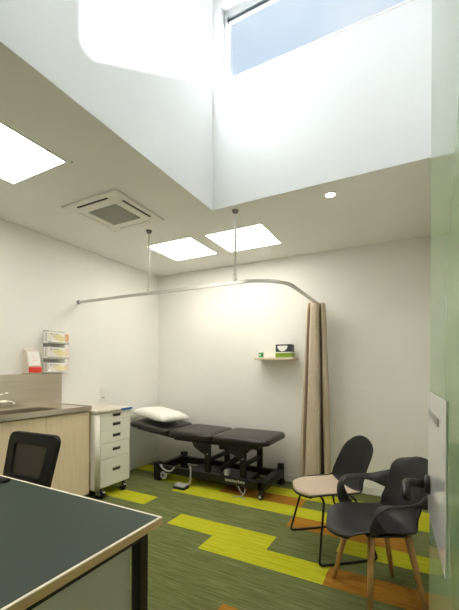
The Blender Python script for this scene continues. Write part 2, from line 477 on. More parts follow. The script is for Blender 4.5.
# ------------------------------------------------------------------ shelf with its things
SY0 = 3.965
tag(obj('wall_shelf', B(-1.745, -1.245, SY0, YB, 1.515, 1.540, bev=.002), M['shelf']), 'short pale wood shelf on the back wall', 'shelf')
t = thing('tissue_box', 'navy and lime green tissue box on the wall shelf', 'tissue box', (-1.37, 4.05, 1.54))
tb = bm_new(); x0, x1, y0, y1 = -1.47, -1.275, 3.985, 4.11
obj('carton', B(x0, x1, y0, y1, 1.592, 1.70, bev=.003), M['tissue_dark'], t)
obj('green_band', B(x0 - .0004, x1 + .0004, y0 - .0004, y1 + .0004, 1.54, 1.596), M['tissue_green'], t)
obj('white_stripe', B(x0 - .001, x1 + .001, y0 - .001, y1 + .001, 1.596, 1.608), M['card'], t)
ov = bm_new(); pts = [(-1.383 + .064 * math.cos(PI + PI * k / 12), 1.682 + .066 * math.sin(PI + PI * k / 12)) for k in range(13)]
poly_prism(ov, pts, y0 - .002, y0 + .002, 'XZ'); obj('opening', ov, M['tissue'], t)
ti = bm_new(); grid(ti, lambda u, v: Vector((-1.40 + (u - .5) * .08, 4.045 + .02 * math.sin(u * 6) * (1 - v * .4), 1.69 + v * .012 + .004 * math.sin(9 * u) * v)), 8, 4)
obj('tissue', ti, M['tissue'], t, solid=.002)

t = thing('lotion_bottle', 'small white bottle with green label on the wall shelf', 'bottle', (-1.665, 4.02, 1.54))
q = bm_new(); box(q, -1.71, -1.650, 4.0, 4.04, 1.54, 1.620, bev=.005); obj('bottle_body', q, M['white'], t)
q = bm_new(); box(q, -1.70, -1.6485, 3.9985, 4.0415, 1.548, 1.604); obj('label', q, M['green_label'], t)
q = bm_new(); box(q, -1.69, -1.672, 3.997, 4.00, 1.566, 1.588); obj('label_mark', q, M['card'], t)
q = bm_new(); lathe(q, [(.014, 0), (.014, .014), (.009, .018)], (-1.68, 4.02, 1.6195)); obj('cap', q, M['white'], t, smooth=True)

# ------------------------------------------------------------------ glove boxes and soap on the left wall
rack = thing('glove_box_rack', 'clear acrylic three tier rack on the left wall holding glove boxes', 'rack', (XL, 2.42, 1.35))
obj('back_plate', B(XL + .001, XL + .006, 2.29, 2.545, 1.34, 1.80), M['clear'], rack)
GZ = (1.668, 1.508, 1.355)
for z in GZ:
    tr = bm_new(); box(tr, XL + .0065, XL + .105, 2.285, 2.53, z - .010, z - .005)
    box(tr, XL + .1005, XL + .105, 2.285, 2.53, z - .0045, z + .010)
    obj('tray', tr, M['clear'], rack)
labels = ['white glove box in the top tier of the wall rack', 'white glove box in the middle tier of the wall rack', 'white glove box in the bottom tier of the wall rack']
for z, lab in zip(GZ, labels):
    hh = .112 if z > 1.4 else .10
    x1, y0, y1 = XL + .098, 2.29, 2.525
    b0 = thing('glove_box', lab, 'glove box', (XL + .05, 2.41, z - .004), group='glove boxes in the wall rack')
    obj('carton', B(XL + .008, x1, y0, y1, z - .004, z + hh, bev=.002), M['card'], b0)
    hp = bm_new(); cy, cz = y0 + .128, z + hh * .46
    pts = [(cy + .072 * math.cos(a) * (1 + .25 * math.sin(3 * a)), cz + .032 * math.sin(a) * (1 + .18 * math.cos(4 * a)) - .10 * .072 * math.cos(a)) for a in [2 * PI * k / 28 for k in range(28)]]
    poly_prism(hp, pts, x1 - .001, x1 + .0008, 'YZ'); obj('glove_print', hp, M['hand'], b0)
    cp = bm_new(); box(cp, x1 - .03, x1 + .0006, y1 - .045, y1 + .0006, z + .02, z + hh - .012); obj('corner_panel', cp, M['orange'] if z > 1.6 else M['pink_card'], b0)
    gp = bm_new(); ep = bm_new()
    box(gp, x1 - .001, x1 + .0009, y0 + .018, y0 + .036, z + hh - .032, z + hh - .016)
    box(gp, x1 - .001, x1 + .0009, y0 + .045, y0 + .115, z + hh - .026, z + hh - .019)
    for kk in range(4):
        box(ep, XL + .045, XL + .062, y0 - .0008, y0 + .001, z + .018 + kk * .022, z + .031 + kk * .022)
    obj('front_print', gp, M['greyprint'], b0); obj('end_print', ep, M['greyprint'], b0)

t = thing('soap_dispenser', 'white wall soap dispenser with a red push bar beside the glove boxes', 'dispenser', (XL, 2.12, 1.345))
q = bm_new()
poly_prism(q, [(XL, 1.345), (XL + .085, 1.345), (XL + .095, 1.42), (XL + .06, 1.575), (XL, 1.595)], 2.075, 2.215, 'XZ')
obj('housing', q, M['beige'], t, bevel=.006)
q = bm_new(); poly_prism(q, [(XL + .087, 1.41), (XL + .102, 1.42), (XL + .066, 1.565), (XL + .05, 1.565)], 2.088, 2.206, 'XZ'); obj('cover', q, M['white'], t, bevel=.004)
q = bm_new()
for kk in range(3):
    zc = 1.47 + kk * .022
    xx = XL + .102 - (zc - 1.42) * (.036 / .13)
    box(q, xx - .004, xx + .0015, 2.12, 2.175 - kk * .01, zc, zc + .008)
obj('cover_marks', q, M['pink_card'], t)
obj('push_bar', B(XL + .08, XL + .118, 2.086, 2.207, 1.352, 1.408, bev=.008), M['red'], t)

t = thing('wall_socket', 'white wall socket above the trolley on the left wall', 'socket', (XL, 3.09, 1.0))
obj('face_plate', B(XL, XL + .010, 3.045, 3.125, 1.01, 1.15, bev=.003), M['outlet'], t)
obj('switch_slot', B(XL + .008, XL + .0125, 3.065, 3.108, 1.025, 1.04), M['greyprint'], t)
obj('rocker', B(XL + .008, XL + .014, 3.075, 3.097, 1.09, 1.125, bev=.002), M['outlet'], t)

# ------------------------------------------------------------------ wash bench
CX, CY = -2.945, 2.506                        # front edge and end of the bench top
t = thing('sink_cabinet', 'pale wood laminate cabinet under the steel bench', 'cabinet', (-3.2, 1.8, 0))
carc = bm_new(); cz_ = .955
for a in ((XL + .003, CX - .045, CY - .024, CY - .006), (XL + .003, CX - .045, .95, .968), (XL + .003, XL + .015, .968, CY - .024)): box(carc, *a, .09, cz_)
box(carc, XL + .015, CX - .045, .968, CY - .024, .09, .108)
obj('carcass', carc, M['ply'], t)
obj('toe_kick', B(XL + .003, CX - .09, .95, CY - .02, 0, .0895), M['black_metal'], t)
for ya, yb in ((.95, 1.483), (1.487, 2.018), (2.022, CY - .004)):
    obj('door', B(CX - .045, CX - .025, ya, yb, .09, .950, bev=.0015), M['ply'], t)
t = thing('worktop', 'brushed stainless steel worktop with an inset sink', 'worktop', (-3.2, 1.8, .962))
wb = bm_new(); sx0, sx1, sy0, sy1 = -3.335, -3.03, 1.30, 2.20
for a in ((XL + .002, sx0, .95, CY), (sx1, CX, .95, CY), (sx0, sx1, .95, sy0), (sx0, sx1, sy1, CY)):
    box(wb, *a, .968, 1.004)
box(wb, CX - .006, CX + .002, .95, CY + .002, .962, 1.009); box(wb, XL + .002, CX, CY - .004, CY + .002, .962, 1.009)
obj('bench_top', wb, M['steel'], t)
sb = bm_new(); th = .004; zb = .80
box(sb, sx0, sx1, sy0, sy1, zb, zb + th); box(sb, sx0, sx0 + th, sy0, sy1, zb, 1.002); box(sb, sx1 - th, sx1, sy0, sy1, zb, 1.002)
box(sb, sx0, sx1, sy0, sy0 + th, zb, 1.002); box(sb, sx0, sx1, sy1 - th, sy1, zb, 1.002)
obj('sink_bowl', sb, M['steel'], t)
q = bm_new(); lathe(q, [(.03, 0), (.03, .004)], ((sx0 + sx1) / 2, 1.75, zb + th)); obj('drain', q, M['chrome'], t)
tag(obj('splashback', B(XL + .002, XL + .014, .95, CY, 1.0045, 1.336), M['steel']), 'brushed stainless steel splashback on the wall behind the bench', 'splashback')
t = thing('mixer_tap', 'chrome mixer tap at the back of the sink', 'tap', (-3.385, 1.845, 1.004))
q = bm_new(); lathe(q, [(.027, .001), (.027, .012), (.02, .02), (.02, .095), (.024, .10), (.022, .125), (.012, .135)], (-3.385, 1.79, 1.004)); obj('tap_body', q, M['chrome'], t, smooth=True)
q = bm_new(); tube(q, catmull([(-3.385, 1.79, 1.065), (-3.33, 1.81, 1.085), (-3.25, 1.85, 1.09), (-3.20, 1.87, 1.07)], 5), .011); obj('spout', q, M['chrome'], t, smooth=True)
q = bm_new(); tube(q, [(-3.385, 1.79, 1.125), (-3.36, 1.84, 1.15), (-3.34, 1.90, 1.165)], [.01, .008, .007]); obj('lever', q, M['chrome'], t, smooth=True)

# ------------------------------------------------------------------ drawer trolley
fx, ty0, ty1 = -2.905, 2.53, 3.03
tz0, tz1 = .112, .925
t = thing('drawer_trolley', 'cream five drawer trolley on castors beside the bench', 'trolley', (-3.14, 2.78, 0))
obj('body', B(XL + .05, fx - .018, ty0, ty1, tz0, tz1, bev=.008), M['cart'], t)
q = bm_new(); lathe(q, [(.034, tz0), (.034, tz1)], (fx - .028, ty0 + .034, 0), n=20); obj('corner_post', q, M['cart'], t, smooth=True)
obj('top', B(XL + .04, fx + .018, ty0 - .012, ty1 + .014, tz1, tz1 + .03, bev=.008), M['cart_top'], t)
obj('name_label', B(fx + .010, fx + .0195, ty1 - .165, ty1 + .008, tz1 + .004, tz1 + .026), M['blue'], t)
fr = [.11, .14, .17, .21, .37]; z = tz1 - .004; hT = tz1 - .004 - (tz0 + .012)
for f in fr:
    z2 = z - f * hT
    d = obj('drawer', B(fx - .018, fx, ty0 + .062, ty1 - .012, z2 + .003, z - .003, bev=.003), M['cart'], t)
    hz = (z + z2) / 2 + (.012 if f < .3 else .02)
    yc = (ty0 + .062 + ty1 - .012) / 2 + .01
    hd = obj('handle', B(fx - .002, fx + .0015, yc - .055, yc + .055, hz - .020, hz + .012, bev=.001), M['slot'], d)
    obj('handle_lip', B(fx, fx + .012, yc - .058, yc + .058, hz + .008, hz + .016, bev=.002), M['lip'], hd)
    z = z2
def castor(parent, x, y, a, lock=True, rad=.054):
    q = bm_new()
    lathe(q, [(.012, 0), (.012, .03), (.028, .03), (.028, .036)], (x, y, tz0 - .036))
    ca, sa = math.cos(a), math.sin(a)
    mt = Matrix.Translation((x, y, .07)) @ Matrix.Rotation(a, 4, 'Z')
    obox(q, mt @ Matrix.Translation((.012, .021, 0)), .055, .005, .05, .002); obox(q, mt @ Matrix.Translation((.012, -.021, 0)), .055, .005, .05, .002)
    obox(q, mt @ Matrix.Translation((.01, 0, .022)), .05, .045, .008, .002)
    o = obj('castor', q, M['lip'], parent)
    q = bm_new(); lathe(q, [(.030, -.015), (rad - .004, -.015), (rad, -.009), (rad, .009), (rad - .004, .015), (.030, .015)], (0, 0, 0), 'Y', 28)
    bmesh.ops.transform(q, matrix=Matrix.Translation((x + .026 * ca, y + .026 * sa, rad)) @ Matrix.Rotation(a, 4, 'Z'), verts=q.verts)
    obj('wheel', q, M['rubber'], o, smooth=False)
    q = bm_new(); lathe(q, [(.018, -.0165), (.018, .0165)], (0, 0, 0), 'Y', 18)
    bmesh.ops.transform(q, matrix=Matrix.Translation((x + .026 * ca, y + .026 * sa, rad)) @ Matrix.Rotation(a, 4, 'Z'), verts=q.verts)
    obj('hub', q, M['castor_grey'], o)
    if lock:
        q = bm_new(); obox(q, mt @ Matrix.Translation((.062, 0, .012)) @ Matrix.Rotation(math.radians(20), 4, 'Y'), .05, .03, .008, .003)
        obj('brake_pedal', q, M['castor_grey'], o)
castor(t, fx - .06, ty0 + .08, math.radians(15)); castor(t, fx - .06, ty1 - .07, math.radians(-20))
castor(t, XL + .11, ty0 + .08, math.radians(100), False); castor(t, XL + .11, ty1 - .07, math.radians(160), False)

# ------------------------------------------------------------------ examination couch
t = thing('examination_couch', 'dark brown three section treatment couch on a black frame', 'couch', (-2.1, 3.7, 0))
KY0, KY1 = 3.40, 4.05
def cushion(x0, x1, z0, z1, tilt=0., name='cushion'):
    q = bm_new()
    cx, cy, cz = (x0 + x1) / 2, (KY0 + KY1) / 2, (z0 + z1) / 2
    sx, sy, sz = x1 - x0, KY1 - KY0, z1 - z0
    mt = Matrix.Translation((cx, cy, cz)) @ Matrix.Rotation(tilt, 4, 'Y')
    nx, ny = 24, 24
    def rnd(u, v, top):
        a, b = 2 * u - 1, 2 * v - 1
        X = a * sx / 2; Y = b * sy / 2; rc = .075
        # rounded plan corners
        ex, ey = max(0, abs(X) - (sx / 2 - rc)), max(0, abs(Y) - (sy / 2 - rc))
        l = math.hypot(ex, ey)
        if ex > 0 and ey > 0 and l > 0:
            m = max(ex, ey); s = m / l
            X = math.copysign(sx / 2 - rc + ex * s, X); Y = math.copysign(sy / 2 - rc + ey * s, Y)
        dx, dy = sx / 2 - abs(X), sy / 2 - abs(Y)
        d = min(m_ for m_ in (dx, dy))
        if ex > 0 and ey > 0: d = rc - max(ex, ey) if rc - max(ex, ey) > 0 else 0
        R = .034
        e = max(0, 1 - d / R)
        drop = R * (1 - math.sqrt(max(0, 1 - e * e)))
        dome = .010 * (1 - a ** 4) * (1 - b ** 4)
        return mt @ Vector((X, Y, sz / 2 - drop + dome - .004)) if top else mt @ Vector((X, Y, -sz / 2 + drop * .25))
    def remap(s): # denser near the rims
        return .5 - .5 * math.cos(PI * s)
    grid(q, lambda u, v: rnd(remap(u), remap(v), True), nx, ny)
    nt = len(q.verts)
    grid(q, lambda u, v: rnd(remap(u), remap(v), False), nx, ny)
    q.verts.ensure_lookup_table()
    idx = lambda i, j, o: q.verts[o + i * (ny + 1) + j]
    loop = [(i, 0) for i in range(nx)] + [(nx, j) for j in range(ny)] + [(i, ny) for i in range(nx, 0, -1)] + [(0, j) for j in range(ny, 0, -1)]
    for (a, b) in zip(loop, loop[1:] + loop[:1]):
        q.faces.new((idx(*a, 0), idx(*b, 0), idx(*b, nt), idx(*a, nt)))
    return obj(name, q, M['vinyl'], t, smooth=True)
cushion(-2.035, -1.345, .570, .640, 0, 'foot_cushion')
cushion(-2.665, -2.050, .565, .638, math.radians(1.2), 'middle_cushion')
cushion(-3.31, -2.678, .605, .678, math.radians(6.5), 'head_cushion')
fb = bm_new()                                   # lower base on the floor
box(fb, -2.80, -1.43, 3.43, 3.49, .10, .185, bev=.004); box(fb, -2.80, -1.43, 3.93, 3.99, .10, .185, bev=.004)
box(fb, -2.86, -2.79, 3.41, 4.03, .10, .195, bev=.004); box(fb, -1.45, -1.37, 3.41, 4.03, .10, .195, bev=.004)
box(fb, -2.45, -1.62, 3.55, 3.86, .10, .15, bev=.004)
obj('base_frame', fb, M['couch_metal'], t)
for x0, x1, y0, y1, zt in ((-2.87, -2.78, 3.40, 3.47, .225), (-2.87, -2.79, 3.97, 4.04, .235), (-1.44, -1.37, 3.985, 4.04, .255)):
    obj('foot', B(x0, x1, y0, y1, .0, zt, bev=.006), M['couch_metal'], t)
obj('foot', B(-1.455, -1.40, 3.41, 3.47, .055, .19, bev=.006), M['couch_metal'], t)
ff = bm_new()                                   # upper frame under the cushions
box(ff, -2.60, -1.47, 3.47, 3.52, .515, .562, bev=.003); box(ff, -2.60, -1.47, 3.93, 3.98, .515, .562, bev=.003)
for xx in (-2.60, -2.04, -1.52): box(ff, xx, xx + .04, 3.52, 3.93, .52, .558)
obj('top_frame', ff, M['couch_metal'], t)
hf = bm_new()
obox(hf, Matrix.Translation((-2.665, 3.72, .553)) @ Matrix.Rotation(math.radians(6.5), 4, 'Y'), .05, .44, .03, .003)
for yy in (3.49, 3.95): obox(hf, Matrix.Translation((-2.90, yy, .582)) @ Matrix.Rotation(math.radians(6.5), 4, 'Y'), .60, .04, .035, .003)
obj('head_frame', hf, M['couch_metal'], t)
for xx in (-2.12, -1.66):                        # parallelogram lifting arms with gussets
    a = bm_new()
    for yy in (3.46, 3.94):
        box(a, xx - .032, xx + .032, yy, yy + .045, .15, .52, bev=.003)
        poly_prism(a, [(xx + .032, .515), (xx - .032, .515), (xx - .21, .515), (xx - .18, .46), (xx - .032, .385), (xx + .032, .385)], yy + .002, yy + .04, 'XZ')
    box(a, xx - .02, xx + .02, 3.5, 3.95, .30, .34)
    obj('lifting_arm', a, M['couch_metal'], t)
    for yy in (3.452,):
        b_ = bm_new(); lathe(b_, [(.008, 0), (.008, .01)], (xx + .005, yy, .40), 'Y', 12); obj('pivot_bolt', b_, M['castor_grey'], t)
ab = bm_new(); tube(ab, [(-2.05, 3.70, .17), (-1.75, 3.70, .40)], .035, 14); tube(ab, [(-1.75, 3.70, .40), (-1.66, 3.70, .47)], .018, 12); obj('actuator', ab, M['couch_metal'], t, smooth=True)
pk = bm_new(); box(pk, -1.99, -1.93, 3.505, 3.60, .46, .52, bev=.01); obj('head_bracket', pk, M['couch_metal'], t)
bx = bm_new(); box(bx, -1.885, -1.825, 3.44, 3.50, .19, .255, bev=.008); obj('control_box', bx, M['castor_grey'], t)
mk = bm_new(); random.seed(3); xx = -1.86
for k in range(9):
    w_ = random.choice((.014, .02, .024)); box(mk, xx, xx + w_, 3.428, 3.431, .135, .165 - (.006 if k % 3 else 0)); xx += w_ + .007
obj('maker_mark', mk, M['castor_grey'], t)
for x, y, big in ((-2.74, 3.44, 1), (-1.425, 3.42, 0), (-1.385, 4.01, 0), (-2.80, 4.0, 0)):
    q = bm_new(); r = .048 if big else .036
    lathe(q, [(r - .004, -.016), (r, -.010), (r, .010), (r - .004, .016)], (x, y, r if not big else .068), 'Y', 24)
    o = obj('castor', q, M['castor_grey'] if big else M['rubber'], t)
    q = bm_new(); lathe(q, [(.016, -.019), (.016, .019)], (x, y, r if not big else .068), 'Y', 18); obj('hub', q, M['rubber'] if big else M['castor_grey'], o)
q = bm_new(); tube(q, catmull([(-2.78, 3.47, .17), (-2.76, 3.40, .20), (-2.70, 3.40, .15), (-2.62, 3.41, .14), (-2.56, 3.42, .19)], 6), .010); obj('brake_lever', q, M['castor_grey'], t, smooth=True)
for pth in ([(-1.70, 3.44, .10), (-1.66, 3.40, .075), (-1.62, 3.39, .03), (-1.66, 3.38, .008), (-1.72, 3.35, .007)],
            [(-1.62, 3.44, .10), (-1.60, 3.40, .06), (-1.63, 3.37, .01), (-1.58, 3.36, .007)]):
    q = bm_new(); tube(q, catmull(pth, 6), .005, 8); obj('cable', q, M['cable'], t, smooth=True)

t = thing('foot_switch', 'grey foot switch on the carpet in front of the couch', 'foot switch', (-2.37, 3.30, 0))
q = bm_new(); box(q, -2.46, -2.30, 3.255, 3.365, 0, .028, bev=.008); obj('base', q, M['rubber'], t)
for xa, xb in ((-2.45, -2.385), (-2.375, -2.31)):
    q = bm_new(); obox(q, Matrix.Translation(((xa + xb) / 2, 3.305, .038)) @ Matrix.Rotation(math.radians(8), 4, 'X'), xb - xa, .085, .022, .008); obj('pedal', q, M['castor_grey'], t)
q = bm_new(); tube(q, catmull([(-2.345, 3.36, .02), (-2.32, 3.40, .05), (-2.31, 3.40, .13), (-2.315, 3.41, .20), (-2.34, 3.43, .23)], 6), .011, 8); obj('cord', q, M['cable'], t, smooth=True)

# pillow on the head section
def pill(u, v, s):
    a, b = 2 * u - 1, 2 * v - 1
    e = max(0, (1 - a ** 4)) ** .5 * max(0, (1 - b ** 4)) ** .5
    k = 1 - .10 * (abs(a) ** 2) * (1 - abs(b) ** 2) ; k2 = 1 - .10 * (abs(b) ** 2) * (1 - abs(a) ** 2)
    X = b * .33 * k; Y = a * .235 * k2
    wr = .006 * math.sin(14 * a + 3 * b) * math.sin(9 * b) * e
    hgt = (.085 if s > 0 else .035) * e ** .8
    return Vector((X, Y, s * hgt + wr))
pb = bm_new(); n = 26
for s in (1, -1): grid(pb, lambda u, v: pill(u, v, s), n, n)
bmesh.ops.remove_doubles(pb, verts=pb.verts, dist=.0006)
bmesh.ops.transform(pb, matrix=Matrix.Translation((-3.03, 3.735, .762)) @ Matrix.Rotation(math.radians(5.5), 4, 'Y') @ Matrix.Rotation(math.radians(-12), 4, 'Z'), verts=pb.verts)
tag(obj('pillow', pb, M['pillow'], smooth=True), 'white pillow on the head end of the treatment couch', 'pillow')

# ------------------------------------------------------------------ desk
DX, DY, DZ = -.972, 1.212, .745
t = thing('desk', 'dark green desk top with plywood edge on a black frame', 'desk', (-1.7, .8, 0))
dt = .034; dx0, dy0 = -2.75, .30
obj('desk_top', B(dx0 + .012, DX - .011, dy0 + .012, DY - .011, DZ - dt, DZ), M['desk'], t)
eb = bm_new()
box(eb, dx0, DX, DY - .011, DY, DZ - dt, DZ - .0035); box(eb, DX - .011, DX, dy0, DY - .011, DZ - dt, DZ - .0035); box(eb, dx0, DX - .011, dy0, dy0 + .012, DZ - dt, DZ - .0035); box(eb, dx0, dx0 + .012, dy0 + .012, DY - .011, DZ - dt, DZ - .0035)
obj('plywood_edge', eb, M['wood_edge'], t)
eb = bm_new(); z0, z1 = DZ - .0035, DZ + .0006
box(eb, dx0, DX, DY - .011, DY, z0, z1); box(eb, DX - .011, DX, dy0, DY - .011, z0, z1); box(eb, dx0, DX - .011, dy0, dy0 + .012, z0, z1); box(eb, dx0, dx0 + .012, dy0 + .012, DY - .011, z0, z1)
obj('edge_trim', eb, M['desk_bevel'], t)
lx = -1.019
for (a, b) in ((lx - .05, DY - .088), (lx - .05, dy0 + .05), (dx0 + .05, DY - .095), (dx0 + .05, dy0 + .05)):
    obj('leg', B(a, a + .05, b, b + .05, 0, DZ - dt - .0005, bev=.002), M['black_metal'], t)
rb = bm_new(); zr0, zr1 = DZ - dt - .05, DZ - dt
box(rb, lx - .045, lx - .005, dy0 + .10, DY - .088, zr0, zr1); box(rb, dx0 + .05, dx0 + .112, dy0 + .112, DY - .095, zr0, zr1)
box(rb, dx0 + .112, lx - .05, DY - .083, DY - .043, zr0, zr1); box(rb, dx0 + .112, lx - .05, dy0 + .06, dy0 + .10, zr0, zr1)
obj('under_frame', rb, M['black_metal'], t)

t = thing('desk_pedestal', 'pale grey drawer pedestal under the desk beside the black leg', 'pedestal', (-1.25, .78, 0))
px0, px1, py0, py1, pz = -1.49, -1.062, .46, 1.112, .65
obj('body', B(px0, px1, py0, py1, .04, pz - .018, bev=.003), M['ped'], t)
obj('top', B(px0 - .004, px1 + .004, py0 - .004, py1 + .004, pz - .018, pz, bev=.003), M['ped'], t)
for z0, z1 in ((.05, .31), (.315, .46), (.465, .605)):
    d = obj('drawer', B(px0 + .006, px1 - .006, py0 - .018, py0, z0, z1, bev=.003), M['ped'], t)
    obj('handle', B(-1.36, -1.22, py0 - .032, py0 - .018, (z0 + z1) / 2 - .008, (z0 + z1) / 2 + .008, bev=.003), M['lip'], d)
for x in (px0 + .05, px1 - .05):
    for y in (py0 + .05, py1 - .05): q = bm_new(); lathe(q, [(.02, 0), (.02, .042)], (x, y, 0)); obj('foot', q, M['rubber'], t)

# flat black device at the far left of the desk
t = thing('keyboard', 'flat black keyboard lying on the desk by its far edge', 'keyboard', (-2.2, 1.10, DZ))
q = bm_new(); box(q, -2.45, -2.045, 1.045, 1.175, DZ + .001, DZ + .018, bev=.006); obj('case', q, M['plastic_black'], t)
q = bm_new()
for r_ in range(4):
    for c_ in range(15): box(q, -2.44 + c_ * .026, -2.44 + c_ * .026 + .021, 1.055 + r_ * .028, 1.055 + r_ * .028 + .022, DZ + .018, DZ + .022)
obj('keys', q, M['plastic'], t)

# ------------------------------------------------------------------ office chair behind the desk (back seen over the desk)
t = thing('office_chair', 'black mesh back office chair behind the desk', 'chair', (-2.305, 1.27, 0), math.radians(184))
def back_pt(x, z):                                # gentle curve, leaning back
    return Vector((x, -.20 + .03 * math.cos(x * 5) - (z - .75) * .22, z))
def ring(wt, wb, zt, zb, r, n=8):
    pts = []
    cs = [(-wb, zb), (wb, zb), (wt, zt), (-wt, zt)]
    for i in range(4):
        p0, p1, p2 = Vector((*cs[i - 1], 0)), Vector((*cs[i], 0)), Vector((*cs[(i + 1) % 4], 0))
        a = p1 + (p0 - p1).normalized() * r; b = p1 + (p2 - p1).normalized() * r
        for k in range(n + 1):
            s = k / n; q = (1 - s) ** 2 * a + 2 * s * (1 - s) * p1 + s * s * b; pts.append((q.x, q.y))
    return pts
outer = ring(.245, .215, .945, .50, .07); inner = ring(.165, .145, .875, .665, .025)
q = bm_new(); n = len(outer)
lay = []
for dy in (-.016, .016):
    lay.append(([q.verts.new(back_pt(*p_) + Vector((0, dy, 0))) for p_ in outer], [q.verts.new(back_pt(*p_) + Vector((0, dy * .8, 0))) for p_ in inner]))
for k in range(n):
    m_ = (k + 1) % n
    for s in (0, 1): q.faces.new((lay[s][0][k], lay[s][0][m_], lay[s][1][m_], lay[s][1][k]))
    q.faces.new((lay[0][0][k], lay[0][0][m_], lay[1][0][m_], lay[1][0][k])); q.faces.new((lay[0][1][k], lay[0][1][m_], lay[1][1][m_], lay[1][1][k]))
obj('back_frame', q, M['plastic_black'], t, local=True)
q = bm_new()
grid(q, lambda u, v: back_pt((u - .5) * 2 * (.147 + .022 * v), .66 + v * .22), 12, 10); obj('mesh_panel', q, M['weave'], t, local=True, solid=.002)
q = bm_new(); box(q, -.24, .24, -.20, .26, .43, .50, bev=.03, seg=4); obj('seat', q, M['rubber'], t, local=True)
q = bm_new(); sweep(q, smooth_path([(0, .0, .42), (0, -.24, .42), (0, -.245, .62)], .06), lambda i: [(.012, .03), (-.012, .03), (-.012, -.03), (.012, -.03)]); obj('back_bracket', q, M['plastic_black'], t, local=True)
q = bm_new(); tube(q, [(0, .02, .10), (0, .02, .43)], .026, 14); obj('gas_lift', q, M['plastic_black'], t, local=True)
q = bm_new()
for k in range(5):
    a = k * 2 * PI / 5; tube(q, [(0, .02, .11), (.29 * math.cos(a), .02 + .29 * math.sin(a), .075)], [.028, .017], 10)
obj('star_base', q, M['plastic_black'], t, local=True)
for k in range(5):
    a = k * 2 * PI / 5; q = bm_new(); lathe(q, [(.026, -.02), (.03, -.012), (.03, .012), (.026, .02)], (.29 * math.cos(a), .02 + .29 * math.sin(a), .03), 'X', 16); obj('castor', q, M['rubber'], t, local=True)

# ------------------------------------------------------------------ side chair on a sled base (local +y = forward)
a28 = math.radians(27.88)
def LD(l, d): return (l * math.cos(a28) - d * math.sin(a28), l * math.sin(a28) + d * math.cos(a28))
def heading(fl, fd):                              # forward given in camera lateral/depth
    x, y = fl * math.cos(a28) - fd * math.sin(a28), fl * math.sin(a28) + fd * math.cos(a28)
    return math.atan2(y, x) - PI / 2
px, py = LD(.814, 2.76)
t = thing('side_chair', 'black shell chair with oatmeal seat pad on a black wire sled base', 'chair', (px, py, 0), heading(-.981, -.195))
prof = catmull([(0, .298, .434), (0, .272, .450), (0, .12, .453), (0, -.04, .442), (0, -.12, .448), (0, -.175, .485), (0, -.212, .55), (0, -.24, .64), (0, -.268, .76), (0, -.288, .868)], 4)
def outline(s, ks, f0, b0):
    """half width: piecewise body, front rounded over f0, top rounded over b0"""
    s = min(max(s, 0), 1)
    for (a, b), (c, d) in zip(ks, ks[1:]):
        if s <= c: w_ = b + (d - b) * (s - a) / (c - a); break
    if s < f0: w_ *= (1 - (1 - s / f0) ** 2.4 * .62) ** .6
    if s > 1 - b0: w_ *= 1 - .42 * ((s - 1 + b0) / b0) ** 2.6
    return w_
def wid(s): return outline(s, [(0, .215), (.2, .235), (.42, .240), (.6, .228), (.8, .212), (1, .205)], .30, .17)
def at(prof, s):
    f = s * (len(prof) - 1); i = min(int(f), len(prof) - 2); return prof[i].lerp(prof[i + 1], f - i)
def ease(u): return u if u < .7 else .7 + .294 * math.sin((u - .7) / .3 * PI / 2 * .9)
def side_shell(u, v):
    u = ease(u); p_ = at(prof, u); b = 2 * v - 1; w_ = wid(u)
    seat = max(0, min(1, (.75 - u) / .35)); back = 1 - seat
    bb = b * w_ / .207
    up = .045 * abs(b) ** 3 * math.sin(min(1, max(0, (u - .05) / .6)) * PI * .9)
    fwd = .055 * abs(bb) ** 2.2 * max(0, min(1, (u - .45) / .2)) * (1 - .7 * max(0, (u - .78) / .22))
    crown = .055 * abs(b) ** 2.4 * max(0, (u - .72) / .28) ** 1.5
    nose = -.075 * abs(b) ** 2.2 * max(0, 1 - u / .22)
    return Vector((b * w_, p_.y + fwd + nose, p_.z + up - crown))
q = bm_new(); grid(q, side_shell, 36, 20); obj('seat_shell', q, M['plastic_black'], t, local=True, smooth=True, solid=.010, subd=1)
def pad_fn(u, v):
    s = .045 + u * .42; p_ = side_shell(s, .5 + (v - .5) * .90)
    e = min(1, 8 * u * (1 - u)) * min(1, 8 * v * (1 - v))
    return p_ + Vector((0, 0, .008 + .016 * e))
q = bm_new(); grid(q, pad_fn, 20, 20); obj('seat_pad', q, M['pad'], t, local=True, smooth=True, solid=.006)
for s in (-1, 1):
    q = bm_new()
    tube(q, smooth_path([(s * .06, .13, .432), (s * .19, .15, .428), (s * .278, .228, .008), (s * .278, -.232, .008), (s * .20, -.10, .428), (s * .06, -.10, .428)], .032, 6), .0085, 10)
    obj('sled_leg', q, M['black_metal'], t, local=True, smooth=True)
q = bm_new(); box(q, -.09, .09, -.11, .14, .428, .442, bev=.003); obj('mounting_plate', q, M['black_metal'], t, local=True)

